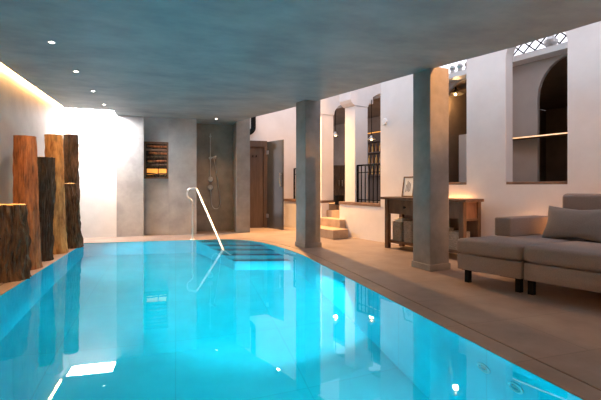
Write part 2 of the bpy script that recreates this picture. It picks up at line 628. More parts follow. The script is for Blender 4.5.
# ------------------------------------------------------------------ stone stairs
st = thing('staircase', W(-0.3, 0.0, 0), 'short flight of warm lit stone steps up to the white arcade', 'stairs')
for (s0, s1, n0, n1, z0, z1) in ((-0.905, 0.158, -0.52, -0.145, 0.001, 0.17), (-0.905, -0.10, -0.144, -0.002, 0.001, 0.33), (-0.905, -0.30, -0.001, 0.13, 0.001, 0.33), (-0.905, -0.30, 0.131, 0.40, 0.001, 0.48), (-0.905, -0.305, 0.401, 0.798, 0.001, 0.60)):
    b = MB(MW())
    b.box((s0, n0, z0), (s1, n1, z1), 0.006)
    build('step', b, 'step_stone', st)


# ------------------------------------------------------------------ iron balustrades
def railing(s0, s1, n, z0, z1, count, label):
    t = thing('iron_railing', W((s0 + s1) / 2, n, z0), label, 'railing')
    b = MB(MW())
    b.box((s0, n - 0.014, z1 - 0.03), (s1, n + 0.014, z1))
    build('top_rail', b, 'black_metal', t)
    b = MB(MW())
    b.box((s0, n - 0.01, z0 + 0.04), (s1, n + 0.01, z0 + 0.06))
    build('lower_rail', b, 'black_metal', t)
    b = MB(MW())
    b.box((s0, n - 0.01, z1 - 0.16), (s1, n + 0.01, z1 - 0.145))
    build('middle_rail', b, 'black_metal', t)
    for k in range(count):
        s = s0 + 0.015 + (s1 - s0 - 0.03) * k / (count - 1)
        b = MB(MW())
        r = 0.016 if k in (0, count - 1) else 0.008
        b.box((s - r, n - r, z0), (s + r, n + r, z1 - 0.031))
        build('baluster', b, 'black_metal', t)
    return t


railing(0.188, 0.86, 0.05, Z_UP + 0.086, 1.41, 7, 'black iron balustrade right of the white pillar above the low wall')
railing(-2.1, -1.24, 0.05, Z_UP + 0.086, 1.43, 11, 'black iron balustrade left of the farther grey column')


# ------------------------------------------------------------------ grey columns
def column(corner, ang, size, label):
    a = math.radians(ang)
    ex = Vector((math.cos(a), math.sin(a)))
    ey = Vector((-math.sin(a), math.cos(a)))
    c = Vector(corner)

    def P(u, v):
        p = c + ex * u + ey * v
        return (p.x, p.y)
    mid = P(size / 2, size / 2)
    t = thing('square_column', (mid[0], mid[1], 0), label, 'column', kind='thing')
    b = MB()
    b.prism([P(0, 0), P(size, 0), P(size, size), P(0, size)], 0.0, H + 0.03, 0.012, 3)
    build('shaft', b, 'column', t, True)
    b = MB()
    e = 0.012
    b.prism([P(-e, -e), P(size + e, -e), P(size + e, size + e), P(-e, size + e)], 0.0, 0.075, 0.005)
    build('plinth', b, 'column', t)
    return t


column((1.985, 6.10), 14, 0.30, 'farther square grey cement column at the curved end of the pool')
column((2.846, 4.02), 8, 0.30, 'nearer square grey cement column beside the grey sofa')

# ------------------------------------------------------------------ tree trunks along the left wall
def trunk(x, y, r0, r1, h, material, label, lobes=0.05, lean=(0, 0), ridge=0.012, bulge=None, seed=0, rough_top=0.0):
    t = thing('tree_trunk', (x, y, 0), label, 'tree trunk', 'upright tree trunks along the left wall')
    seg, rows = 110, 70
    b = MB()
    rings = []
    for j in range(rows + 1):
        f = j / rows
        z = h * f
        r = r0 + (r1 - r0) * f
        r *= 1 + 0.10 * max(0, 1 - f * 8) ** 2
        if bulge:
            r *= 1 + bulge * math.sin(PI * f)
        cx = x + lean[0] * f + 0.012 * noise.noise(Vector((seed, f * 2.5, 1)))
        cy = y + lean[1] * f
        ring = []
        for k in range(seg):
            a = 2 * PI * k / seg
            v = Vector((math.cos(a), math.sin(a), 0))
            q = r * (1 + lobes * noise.noise(Vector((v.x * 1.2 + seed, v.y * 1.2, f * 1.6))))
            q += ridge * (abs(noise.noise(Vector((v.x * 7 + seed, v.y * 7, z * 3.2)))) - 0.2)
            q += ridge * 0.5 * noise.noise(Vector((v.x * 16, v.y * 16 + seed, z * 9)))
            zz = z
            if j == rows:
                zz += rough_top * noise.noise(Vector((v.x * 2, v.y * 2, seed)))
            ring.append(b._v((cx + v.x * q, cy + v.y * q, zz)))
        rings.append(ring)
    for p, q in zip(rings, rings[1:]):
        for k in range(seg):
            b.bm.faces.new((p[k], p[(k + 1) % seg], q[(k + 1) % seg], q[k]))
    b.bm.faces.new(rings[0][::-1])
    rim = [v.co.copy() for v in rings[-1]]
    build('bark', b, material, t, True, angle=80)
    c = MB()
    cen = sum(rim, Vector()) / len(rim)
    ring = [c._v(v) for v in rim]
    inner = [c._v(cen + (v - cen) * 0.55 + Vector((0, 0, 0.004 + 0.01 * noise.noise(v * 9)))) for v in rim]
    mid = c._v(cen + Vector((0, 0, 0.006)))
    for k in range(seg):
        k2 = (k + 1) % seg
        c.bm.faces.new((ring[k], ring[k2], inner[k2], inner[k]))
        c.bm.faces.new((inner[k], inner[k2], mid))
    build('cut_face', c, 'cut_wood', t, True, angle=80)
    return t


trunk(-1.70, 5.03, 0.165, 0.150, 0.80, 'bark', 'short thick trunk with dark bark and pale cut top, frontmost by the pool edge', seed=1.3, ridge=0.05, lobes=0.10, rough_top=0.012)
trunk(-1.73, 5.60, 0.138, 0.112, 1.60, 'bark_red', 'tall reddish smooth trunk behind the short dark stump', seed=4.1, ridge=0.016, lobes=0.16, lean=(0.0, 0))
trunk(-1.71, 6.18, 0.108, 0.118, 1.385, 'bark_dark', 'slim blackish trunk between the reddish and the pale trunk', seed=7.7, ridge=0.03, lobes=0.10, lean=(0.02, 0))
trunk(-1.70, 6.80, 0.140, 0.112, 1.76, 'bark_pale', 'tall pale yellowish stripped trunk behind the blackish trunk', seed=9.2, ridge=0.016, lobes=0.16, lean=(-0.03, 0))
trunk(-1.74, 7.90, 0.120, 0.105, 1.90, 'bark', 'tall brown barked trunk standing farthest in the bright corner', seed=12.5, ridge=0.035, lobes=0.10, lean=(0.0, 0))
trunk(-1.61, 7.33, 0.140, 0.115, 1.04, 'bark', 'half-height barked trunk in front of the farthest trunk', seed=15.9, ridge=0.04, lobes=0.10, lean=(-0.06, 0), rough_top=0.01)

# ------------------------------------------------------------------ LED cove and downlights
ld = MB()
ld.box((-1.945, -4.0, H + 0.018), (-1.915, YS0 - 0.05, H + 0.03))
tag(build('led_strip', ld, 'led'), 'warm light strip in the ceiling cove along the left wall', 'light strip')


def downlight(x, y, label, first=[None]):
    if first[0] is None:
        t = thing('downlight', (x, y, H), label, 'ceiling light', 'recessed ceiling downlights')
        b = MB()
        b.lathe([(0.022, 0.0), (0.022, -0.004), (0.036, -0.004), (0.038, 0.0)], (x, y, H - 0.0005))
        build('ring', b, 'white_metal', t, True)
        b = MB()
        b.lathe([(0.0, -0.0025), (0.021, -0.0025), (0.021, 0.0)], (x, y, H - 0.0005))
        build('lens', b, 'lamp_glow', t)
        first[0] = t
    else:
        t = copy_tree(first[0])
        t.location = (x, y, H)
        t['label'] = label
    light('downlight_beam', 'SPOT', (x, y, H - 0.012), 130 if x < 0 else 60, (1.0, 0.55, 0.24), (x, y, 0), spot_size=1.7, spot_blend=0.7, shadow_soft_size=0.03)
    return t


downlight(-1.14, 4.39, 'round downlight nearest the camera in the ceiling row over the pool')
downlight(-1.15, 5.42, 'second round downlight from the camera in the ceiling row over the pool')
downlight(-1.15, 6.47, 'third round downlight from the camera in the ceiling row over the pool')
downlight(-1.16, 7.48, 'fourth round downlight in the ceiling row, nearest the bright skylit wall')
downlight(0.80, 8.40, 'round downlight in the ceiling above the shower recess')

# ------------------------------------------------------------------ shower
sh = thing('shower', (0.70, YW + 0.54, 1.0), 'wall mounted shower set with riser rail and hanging hose in the brown recess', 'shower')
ys = YW + 0.549
xs = 0.735
b = MB()
b.tube([(xs, ys - 0.05, 1.15), (xs, ys - 0.05, 2.16)], 0.011)
build('riser_rail', b, 'chrome_dark', sh, True)
for z, nm, r in ((2.10, 'rail_bracket', 0.022), (1.62, 'slider', 0.032)):
    b = MB()
    b.lathe([(0.0, 0.085), (r, 0.08), (r, 0.0), (0.0, 0.0)], (xs, ys, z), (0, -1, 0), 16)
    build(nm, b, 'chrome_dark', sh, True)
b = MB()
b.lathe([(0.0, 0.03), (0.02, 0.028), (0.05, 0.0), (0.05, -0.012), (0.0, -0.014)], (xs + 0.10, ys - 0.10, 1.63), (0.5, -0.4, -0.75), 20)
b.tube([(xs, ys - 0.08, 1.60), (xs + 0.05, ys - 0.09, 1.64), (xs + 0.10, ys - 0.10, 1.645)], 0.011)
build('hand_shower', b, 'chrome_dark', sh, True)
for z in (1.15, 0.97):
    b = MB()
    b.lathe([(0.0, 0.05), (0.045, 0.045), (0.06, 0.012), (0.06, 0.0), (0.0, 0.0)], (xs, ys, z), (0, -1, 0), 20)
    b.tube([(xs, ys - 0.045, z), (xs + 0.05, ys - 0.06, z + 0.01)], 0.009)
    build('mixer_valve', b, 'chrome_dark', sh, True)
hose = []
for i in range(41):
    f = i / 40
    a = PI * f
    if f < 0.45:
        g = f / 0.45
        hose.append((xs + 0.08 + 0.14 * g, ys - 0.06, 1.60 - 0.95 * g ** 1.1))
    elif f < 0.75:
        g = (f - 0.45) / 0.30
        hose.append((xs + 0.12 + 0.10 * math.cos(PI * g), ys - 0.06, 0.65 - 0.16 * math.sin(PI * g)))
    else:
        g = (f - 0.75) / 0.25
        hose.append((xs + 0.02 - 0.02 * g, ys - 0.06, 0.65 + 0.32 * g))
b = MB()
b.tube(hose, 0.009, 8)
build('hose', b, 'chrome_dark', sh, True)

# ------------------------------------------------------------------ log niche in the recess
nx0, nx1, ny, nz0, nz1 = -0.610, -0.140, YW + 0.16, 1.15, 1.90
ni = thing('log_niche', ((nx0 + nx1) / 2, ny, nz0), 'square framed wall niche with stacked split logs and amber glow below', 'niche')
b = MB()
fw = 0.032
b.box((nx0, ny - 0.07, nz0), (nx1, ny, nz0 + fw))
b.box((nx0, ny - 0.07, nz1 - fw), (nx1, ny, nz1))
b.box((nx0, ny - 0.07, nz0 + fw), (nx0 + fw, ny, nz1 - fw))
b.box((nx1 - fw, ny - 0.07, nz0 + fw), (nx1, ny, nz1 - fw))
build('frame', b, 'console', ni)
b = MB()
b.box((nx0 + fw, ny - 0.012, nz0 + fw), (nx1 - fw, ny - 0.002, nz1 - fw))
build('back_panel', b, 'bark_dark', ni)
b = MB()
b.box((nx0 + fw + 0.02, ny - 0.02, nz0 + fw + 0.05), (nx1 - fw - 0.01, ny - 0.013, nz0 + fw + 0.17))
build('glow_panel', b, 'amber', ni)
for k, (z, r, mm, dx) in enumerate(((0.10, 0.018, 'bark', 0.0), (0.275, 0.04, 'bark', 0.0), (0.36, 0.03, 'bark_red', 0.03), (0.44, 0.035, 'bark', 0.0), (0.52, 0.03, 'bark_red', 0.05), (0.585, 0.028, 'ledge_wood', 0.0), (0.66, 0.025, 'bark_red', 0.02))):
    p = []
    for i in range(9):
        f = i / 8
        p.append((nx0 + fw + 0.005 + dx + (nx1 - nx0 - 2 * fw - 0.01 - dx) * f, ny - 0.045, nz0 + z + 0.012 * noise.noise(Vector((f * 3, k * 3.1, 0)))))
    b = MB()
    b.tube(p, [r * (0.8 + 0.25 * noise.noise(Vector((i * 0.6, k * 2.3, 5)))) for i in range(9)], 8)
    build('log', b, mm, ni, True)
b = MB()
b.box(((nx0 + nx1) / 2 + 0.03, ny - 0.066, nz0 + fw), ((nx0 + nx1) / 2 + 0.045, ny - 0.055, nz0 + 0.30))
build('divider', b, 'black_metal', ni)

# ------------------------------------------------------------------ sauna front, glass door, pipe
sa = thing('sauna_cabin', (1.78, 9.5, 0), 'brown timber cabin front with hooks beyond the shower wall', 'cabin')
b = MB()
b.box((1.45, 9.45, 0.0), (2.02, 9.61, 1.93))
build('panel', b, 'sauna_wood', sa)
b = MB()
b.box((1.40, 9.40, 1.931), (2.10, 9.61, 2.08), 0.006)
build('header', b, 'sauna_wood', sa)
b = MB()
b.box((2.021, 9.40, 0.0), (2.10, 9.61, 1.93), 0.006)
build('post', b, 'sauna_wood', sa)
for k in range(4):
    b = MB()
    xk = 1.58 + 0.085 * k
    b.tube([(xk, 9.449, 1.70), (xk, 9.40, 1.70), (xk, 9.385, 1.73)], 0.010, 8)
    build('hook', b, 'black_metal', sa, True)

D0, D1 = Vector((2.08, 9.30)), Vector((2.33, 8.74))
dd = (D1 - D0).normalized()
dm = Matrix(((dd.x, -dd.y, 0, D0.x), (dd.y, dd.x, 0, D0.y), (0, 0, 1, 0), (0, 0, 0, 1)))
do = thing('glass_door', (D0.x, D0.y, 0), 'open smoked glass door with vertical handle beside the timber cabin', 'door', kind='thing')
b = MB(dm)
L = (D1 - D0).length
b.box((0.0, -0.008, 0.012), (L, 0.008, 2.05), 0.003)
build('pane', b, 'glass_door', do)
b = MB(dm)
b.tube([(L - 0.08, -0.045, 0.98), (L - 0.08, -0.045, 1.30)], 0.013, 10)
b.tube([(L - 0.08, -0.045, 1.02), (L - 0.08, 0.0, 1.02)], 0.009, 8)
b.tube([(L - 0.08, -0.045, 1.26), (L - 0.08, 0.0, 1.26)], 0.009, 8)
build('handle', b, 'chrome_dark', do, True)
for z in (0.25, 1.75):
    b = MB(dm)
    b.box((-0.03, -0.016, z), (0.06, 0.016, z + 0.09), 0.004)
    build('hinge', b, 'chrome_dark', do)

pi_ = MB()
PX = 1.79
pp = [(PX, 9.55, 3.2), (PX, 9.55, 2.42)]
for i in range(1, 9):
    a = PI / 2 * i / 8
    pp.append((PX - 0.14 * (1 - math.cos(a)), 9.55, 2.42 - 0.14 * math.sin(a)))
pp.append((1.50, 9.55, 2.28))
pi_.tube(pp, 0.06, 16)
tag(build('flue_pipe', pi_, 'black_metal', None, True), 'black bent flue pipe on the white wall above the timber cabin', 'pipe')

# ------------------------------------------------------------------ handrail
hb = MB()
hx, hy = 0.30, 7.74
RV = Vector((0.9545, -0.298, 0))
base = Vector((hx, hy, 0))
d2 = Vector((0.43, -1.36)).normalized()
hr = thing('handrail', (hx, hy, 0), 'bent stainless steel handrail leading down into the pool', 'handrail')


def arc_path(pts, n=6):
    res = []
    P4 = [pts[0]] + pts + [pts[-1]]
    for i in range(1, len(P4) - 2):
        p0, p1, p2, p3 = P4[i - 1], P4[i], P4[i + 1], P4[i + 2]
        for k in range(n):
            t = k / n
            res.append(0.5 * ((2 * p1) + (p2 - p0) * t + (2 * p0 - 5 * p1 + 4 * p2 - p3) * t * t + (3 * p1 - p0 - 3 * p2 + p3) * t ** 3))
    res.append(pts[-1])
    return res


b = MB()
b.tube([base, base + Vector((0, 0, 0.66))], 0.0165, 12)
build('post', b, 'steel', hr, True)
b = MB()
Z = Vector((0, 0, 1))
crook = arc_path([base + Z * 0.64, base + Z * 0.70, base - RV * 0.03 + Z * 0.745, base - RV * 0.085 + Z * 0.79, base - RV * 0.10 + Z * 0.86, base - RV * 0.075 + Z * 0.93, base - RV * 0.01 + Z * 0.952, base + RV * 0.06 + Z * 0.955])
corner = base + RV * 0.085 + Z * 0.935
end = Vector((0.75, 6.28, -0.10))
low = [corner.lerp(end, k / 8) for k in range(9)]
b.tube(crook + low + [end + Vector((0.05, -0.16, -0.14))], 0.0165, 12)
build('sloping_rail', b, 'steel', hr, True)
b = MB()
b.lathe([(0.0, 0.012), (0.035, 0.012), (0.045, 0.0), (0.0, 0.0)], (hx, hy, 0.0), (0, 0, 1), 20)
build('base_flange', b, 'steel', hr, True)

# ------------------------------------------------------------------ pool steps under water
ps = thing('pool_steps', (0.9, 6.9, -DEPTH), 'turquoise underwater steps with dark edges below the handrail', 'pool steps')
lat = Vector((0.965, -0.262))
fwd = Vector((-0.262, -0.965))


def pool_right_x(y):
    pts = [(1.86, 0.55), (1.83, 1.4), (1.80, 4.2), (1.765, 5.5)] + curve_pts
    for (xa, ya), (xb, yb) in zip(pts, pts[1:]):
        if ya <= y <= yb:
            return xa + (xb - xa) * (y - ya) / (yb - ya)
    return 0.9


lefts = [Vector((0.45, 7.42)), Vector((0.56, 7.10)), Vector((0.66, 6.80)), Vector((0.765, 6.50)), Vector((0.87, 6.20))]
dn = [0.10, 0.27, 0.44, 0.61, 0.78]
ends = []
for p in lefts:
    e = p.copy()
    while e.x < pool_right_x(e.y) - 0.004 and e.x < 1.9:
        e += lat * 0.004
    ends.append(e)
for i in range(5):
    lf, rt = lefts[i], ends[i]
    bl = Vector((0.36, 7.64)) if i == 0 else lefts[i - 1]
    brr = Vector((1.02, 7.52)) if i == 0 else ends[i - 1]
    b = MB()
    b.prism([tuple(lf), tuple(rt), tuple(brr), tuple(bl)], -DEPTH + 0.001, -dn[i])
    s = build('step', b, 'pool', ps)
    b = MB()
    w_ = 0.15
    a1 = lf.lerp(bl, w_ / max(0.01, (bl - lf).length))
    a2_ = rt.lerp(brr, w_ / max(0.01, (brr - rt).length))
    b.prism([tuple(lf), tuple(rt), tuple(a2_), tuple(a1)], -dn[i] + 0.0005, -dn[i] + 0.006)
    build('edge_strip', b, 'nosing', s)

# ------------------------------------------------------------------ pool fittings on the right wall
def fitting(y, z, label, name='pool_light', cat='pool light', first={}):
    x = pool_right_x(y)
    if name not in first:
        t = thing(name, (x, y, z), label, cat, name.replace('_', ' ') + 's on the right pool wall')
        b = MB()
        b.lathe([(0.05, 0.0), (0.055, 0.012), (0.045, 0.018), (0.035, 0.012)], (x, y, z), (-1, 0, 0), 20)
        build('ring', b, 'steel', t, True)
        b = MB()
        b.lathe([(0.036, 0.002), (0.02, 0.012), (0.014, 0.006), (0.0, 0.004)], (x, y, z), (-1, 0, 0), 20)
        build('lens', b, 'chrome_dark', t, True)
        first[name] = t
    else:
        t = copy_tree(first[name])
        t.location = (x, y, z)
        t['label'] = label
    return t


fitting(1.78, -0.30, 'round underwater pool light nearest the camera on the right pool wall')
fitting(2.02, -0.30, 'round underwater pool light second from the camera on the right pool wall')
fitting(4.15, -0.30, 'round underwater pool light farthest from the camera on the right pool wall')
for px_, py_, pz_, e, tgt, sz in ((1.73, 4.15, -0.30, 1000, (1.30, 4.55, -1.3), 2.1), (1.76, 2.02, -0.30, 80, (0.2, 2.2, -1.3), 2.6), (1.77, 1.78, -0.30, 80, (0.2, 1.5, -1.3), 2.6),
                                  (0.2, 0.62, -0.5, 95, (0.0, 4.6, -0.9), 2.3), (-1.0, 0.62, -0.4, 230, (1.8, 2.6, -0.5), 2.0), (-1.45, 6.6, -0.5, 160, (0.4, 7.2, -1.0), 2.6)):  # these three have no fitting, added as unseen fill to brighten the pool
    light('pool_lamp_and_fill', 'SPOT', (px_, py_, pz_), e, POOLC, tgt, spot_size=sz, spot_blend=1.0, shadow_soft_size=0.05)

# ------------------------------------------------------------------ console table
CA = MW()
c_s0, c_s1, c_n0, c_n1 = 1.40, 2.835, -0.43, -0.03
ct = thing('console_table', W((c_s0 + c_s1) / 2, (c_n0 + c_n1) / 2, 0), 'dark wood console table against the white wall behind the nearer column', 'console table')
b = MB(CA)
b.box((c_s0 - 0.06, c_n0 - 0.04, 0.785), (c_s1 + 0.06, c_n1 - 0.02, 0.825), 0.006)
build('top', b, 'console', ct)
for s in (c_s0, c_s1 - 0.07, 2.17):
    for n in (c_n0, c_n1 - 0.07):
        if s == 2.17 and n != c_n0:
            continue
        b = MB(CA)
        b.box((s, n, 0.0), (s + 0.07, n + 0.07, 0.784), 0.004)
        build('leg', b, 'console', ct)
b = MB(CA)
b.box((c_s0 + 0.02, c_n0 + 0.03, 0.09), (c_s1 - 0.02, c_n1 - 0.01, 0.13), 0.004)
build('shelf', b, 'console', ct)
b = MB(CA)
b.box((c_s0 + 0.02, c_n1 - 0.03, 0.13), (c_s1 - 0.02, c_n1 - 0.012, 0.78))
build('back_panel', b, 'console', ct)
for s0, s1 in ((c_s0 + 0.075, 2.165), (2.245, c_s1 - 0.075)):
    b = MB(CA)
    b.box((s0, c_n0 + 0.012, 0.56), (s1, c_n0 + 0.35, 0.78), 0.004)
    d = build('drawer', b, 'console', ct)
    b = MB(CA)
    b.lathe([(0.0, 0.03), (0.02, 0.025), (0.012, 0.008), (0.012, 0.0)], ((s0 + s1) / 2, c_n0 + 0.012, 0.67), (0, -1, 0), 16)
    build('knob', b, 'black_metal', d, True)
# near end: framed side panel over an open lower half
b = MB(CA)
b.box((c_s1 - 0.045, c_n0 + 0.071, 0.56), (c_s1 - 0.02, c_n1 - 0.071, 0.78))
build('end_panel', b, 'console_warm', ct)
b = MB(CA)
b.box((c_s1 - 0.055, c_n0 + 0.071, 0.53), (c_s1 - 0.01, c_n1 - 0.071, 0.559))
build('end_rail', b, 'console', ct)


def basket(s, w, d, h, label, towel=False):
    cn = c_n0 + 0.055 + d / 2
    t = thing('wicker_basket', W(s, cn, 0.131), label, 'basket', 'woven baskets on the console shelf')
    b = MB(CA)
    rings = []
    rows, seg = 26, 40
    for j in range(rows + 1):
        f = j / rows
        ring = []
        for k in range(seg):
            a = 2 * PI * k / seg
            ca, sa_ = math.cos(a), math.sin(a)
            q = (abs(ca) ** 5 + abs(sa_) ** 5) ** (-1 / 5)
            g = 1 - 0.03 + 0.03 * f + 0.02 * math.sin(j * PI + k * PI / 2)
            ring.append(b._v((s + ca * q * w / 2 * g, cn + sa_ * q * d / 2 * g, 0.131 + h * f)))
        rings.append(ring)
    inn = [b._v((s + (0.86) * w / 2 * math.cos(2 * PI * k / seg) * 1.05, cn + 0.86 * d / 2 * math.sin(2 * PI * k / seg) * 1.05, 0.131 + h * 0.8)) for k in range(seg)]
    rings.append(inn)
    for p, q in zip(rings, rings[1:]):
        for k in range(seg):
            b.bm.faces.new((p[k], p[(k + 1) % seg], q[(k + 1) % seg], q[k]))
    b.bm.faces.new(rings[0][::-1])
    b.bm.faces.new(inn)
    build('body', b, 'basket', t, True)
    if towel:
        tw = thing('folded_towel', W(s, cn, 0.131 + h * 0.8), 'folded white towel lying in the farthest woven basket', 'towel')
        b = MB(CA)
        b.box((s - w * 0.36, cn - d * 0.32, 0.131 + h * 0.8), (s + w * 0.36, cn + d * 0.32, 0.131 + h + 0.0), 0.012, 3)
        b.box((s - w * 0.35, cn - d * 0.31, 0.132 + h + 0.0), (s + w * 0.35, cn + d * 0.31, 0.131 + h + 0.05), 0.012, 3)
        build('cloth', b, 'towel', tw, True)
    return t


basket(1.59, 0.20, 0.26, 0.30, 'woven grey basket with a white towel in it on the console shelf', True)
basket(1.82, 0.20, 0.26, 0.33, 'woven grey basket left of the nearer column on the console shelf')
basket(2.38, 0.22, 0.26, 0.27, 'woven grey basket at the sofa end of the console shelf')
basket(2.64, 0.22, 0.26, 0.24, 'low woven grey basket by the near end of the console')

# picture frame leaning on the console
fm_s, fm_n = 1.68, -0.22
pf = thing('picture_frame', W(fm_s, fm_n, 0.825), 'small dark framed print standing on the console beside the column', 'picture frame')
tilt = Matrix.Translation(W(fm_s, fm_n, 0.826)) @ Matrix.Rotation(math.radians(-74 - 16 + 10), 4, 'Z') @ Matrix.Rotation(math.radians(-9), 4, 'X')
fwid, fh, ft = 0.26, 0.33, 0.02
b = MB(tilt)
b.box((-fwid / 2, 0, 0), (fwid / 2, 0.02, ft))
b.box((-fwid / 2, 0, fh - ft), (fwid / 2, 0.02, fh))
b.box((-fwid / 2, 0, ft), (-fwid / 2 + ft, 0.02, fh - ft))
b.box((fwid / 2 - ft, 0, ft), (fwid / 2, 0.02, fh - ft))
build('frame', b, 'console', pf)
b = MB(tilt)
b.box((-fwid / 2 + ft, 0.008, ft), (fwid / 2 - ft, 0.018, fh - ft))
pr = build('print', b, 'paper', pf)
b = MB(tilt)
for k in range(4):
    b.box((-0.06 + 0.03 * k, 0.0055, 0.08 + 0.012 * (k % 2)), (-0.045 + 0.03 * k, 0.0078, 0.20 + 0.02 * ((k * 3) % 4)))
build('drawing', b, 'ink', pr)

# wall disc
b = MB()
c = W(0.98, 0.0, 1.0 + 65 * 7.0 / 400)
b.lathe([(0.0, 0.03), (0.05, 0.028), (0.062, 0.012), (0.062, 0.0), (0.0, 0.0)], c, tuple(-WN), 28)
tag(build('wall_speaker', b, 'white_metal', None, True), 'small round grey white disc on the white wall right of the railing', 'wall fitting')

# ------------------------------------------------------------------ sofa
SE = Vector((0.366, -0.930))         # along the front, towards the camera
SD = Vector((0.985, 0.135)).normalized()   # into the seat
SA = Vector((2.80, 3.52))


def SP(a, d):
    p = SA + SE * a + SD * d
    return (p.x, p.y)


def quad(a0, a1, d0, d1):
    return [SP(a0, d0), SP(a1, d0), SP(a1, d1), SP(a0, d1)]


SL = 0.645          # length of the far module
so = thing('sofa', (SA.x, SA.y, 0), 'large grey fabric modular sofa on black feet beside the pool deck', 'sofa')
for a0, a1, d1 in ((0.0, SL, 1.16), (SL + 0.012, SL + 1.25, 1.16)):
    b = MB()
    b.prism(quad(a0 + 0.008, a1 - 0.004, 0.012, d1), 0.135, 0.295, 0.012, 2)
    build('base', b, 'fabric', so, True)
    b = MB()
    b.prism(quad(a0, a1, -0.005, d1 - 0.0), 0.300, 0.455, 0.042, 4)
    build('seat_cushion', b, 'fabric', so, True, angle=60)
# armrest block at the far end
b = MB()
b.prism(quad(0.0, 0.18, 0.58, 1.26), 0.452, 0.655, 0.016, 3)
build('armrest', b, 'fabric', so, True, angle=60)
# back frame and high cushions
b = MB()
b.prism(quad(0.36, SL + 1.25, 1.165, 1.26), 0.14, 0.84, 0.03, 3)
build('back_frame', b, 'fabric', so, True, angle=60)
for a0, a1 in ((0.42, 1.12), (1.13, 1.82)):
    b = MB()
    n0 = [SP(a0, 1.00), SP(a1, 1.00), SP(a1, 1.16), SP(a0, 1.16)]
    b.prism(n0, 0.457, 0.92, 0.04, 4)
    build('back_cushion', b, 'fabric', so, True, angle=60)
for a, d in ((0.08, 0.08), (SL - 0.06, 0.08), (SL + 0.05, 0.08), (0.08, 1.05), (SL - 0.06, 1.05), (SL + 0.09, 1.05), (SL + 1.15, 0.08)):
    b = MB()
    b.prism(quad(a - 0.022, a + 0.022, d - 0.022, d + 0.022), 0.0, 0.134)
    build('foot', b, 'black_metal', so)
for a0, a1, d in ((0.03, 0.2, 0.08), (SL - 0.22, SL - 0.03, 0.08)):
    b = MB()
    b.prism(quad(a0, a1, d - 0.03, d + 0.03), 0.126, 0.1345)
    build('foot_plate', b, 'black_metal', so)


def pillow(centre, ax, up, w, h, th, label):
    ax, up = Vector(ax).normalized(), Vector(up).normalized()
    nn = ax.cross(up).normalized()
    t = thing('throw_pillow', centre, label, 'pillow')
    b = MB()
    N = 24
    g = {}
    for side in (1, -1):
        for i in range(N + 1):
            for j in range(N + 1):
                u, v = 2 * i / N - 1, 2 * j / N - 1
                edge_ = i in (0, N) or j in (0, N)
                if edge_ and side == -1:
                    continue
                k = ((1 - u * u) * (1 - v * v)) ** 0.42
                pin = 1 - 0.07 * (1 - abs(v)) * abs(u) ** 3
                pin2 = 1 - 0.26 * (1 - abs(u)) * abs(v) ** 3 * 1.0
                wr = 0.006 * noise.noise(Vector((u * 3, v * 3, side * 4)))
                p = Vector(centre) + ax * (u * w / 2 * pin) + up * (v * h / 2 * pin2) + nn * side * (th / 2 * k + wr * k)
                g[(side, i, j)] = b._v(p)

    def G(s, i, j):
        return g.get((s, i, j)) or g[(1, i, j)]
    for side in (1, -1):
        for i in range(N):
            for j in range(N):
                f = (G(side, i, j), G(side, i + 1, j), G(side, i + 1, j + 1), G(side, i, j + 1))
                b.bm.faces.new(f if side == 1 else f[::-1])
    build('cover', b, 'pillow', t, True, angle=180)
    return t


pc = SP(0.67, 0.84)
pillow((pc[0], pc[1], 0.612), (SE.x, SE.y, 0), (SD.x * 0.35, SD.y * 0.35, 0.93), 0.62, 0.38, 0.17, 'soft grey throw pillow leaning against the sofa back')

# ------------------------------------------------------------------ LED strips low behind the furniture
b = MB(MW())
b.box((1.5, -0.024, 0.72), (2.66, -0.004, 0.745))
b.box((3.4, -0.022, 0.42), (7.0, -0.006, 0.435))
tag(build('floor_led_strip', b, 'led_floor'), 'warm floor light strip along the white wall behind console and sofa', 'light strip')

# ------------------------------------------------------------------ upper room details
# lattice transom over the partition
la = thing('lattice_window', W(3.6, 0.58, 2.72), 'white framed diamond lattice window at the top of the arched window above the sofa', 'window', kind='thing')
b = MB(MW())
b.box((1.5, 0.38, 2.721), (6.3, 0.66, 2.80))
build('frame', b, 'white_metal', la)
b = MB(MW())
s = 2.25
while s < 4.9:
    for sg in (1, -1):
        p0 = Vector((s if sg > 0 else s + 0.6, 0.58, 2.80))
        p1 = p0 + Vector((sg * 0.62, 0, 0.62))
        b.tube([p0, p1], 0.009, 6)
    s += 0.155
build('lattice', b, 'black_metal', la)
b = MB(MW())
b.lathe([(0.0, 0.18), (0.03, 0.17), (0.045, 0.13), (0.08, 0.10), (0.085, 0.06), (0.045, 0.03), (0.06, 0.0), (0.0, 0.0)], (3.50, 0.47, 2.801), (0, 0, 1), 16)
tag(build('lattice_finial', b, 'chrome_dark', None, True), 'small grey urn ornament standing in front of the diamond lattice', 'ornament')
# battlement row over window by the column
for k in range(4):
    b = MB(MW())
    b.lathe([(0.0, 0.15), (0.03, 0.14), (0.05, 0.10), (0.03, 0.06), (0.05, 0.0), (0.0, 0.0)], (2.02 + 0.135 * k, 0.47, 2.801), (0, 0, 1), 12)
    tag(build('roof_finial', b, 'chrome_dark', None, True), 'grey knob finial on the ledge at the top of the window beside the nearer column', 'ornament', 'finials in the window beside the nearer column')

# counter with LED edge inside the right window
co = thing('light_rail', W(3.8, 0.42, 1.66), 'thin wall rail with a glowing warm light line inside the arched window above the sofa', 'light rail')
b = MB(MW())
b.box((2.8, 0.40, 1.655), (5.2, 0.599, 1.672), 0.003)
build('board', b, 'console', co)
b = MB(MW())
b.box((2.8, 0.385, 1.656), (5.2, 0.399, 1.670))
build('light_edge', b, 'led_soft', co)


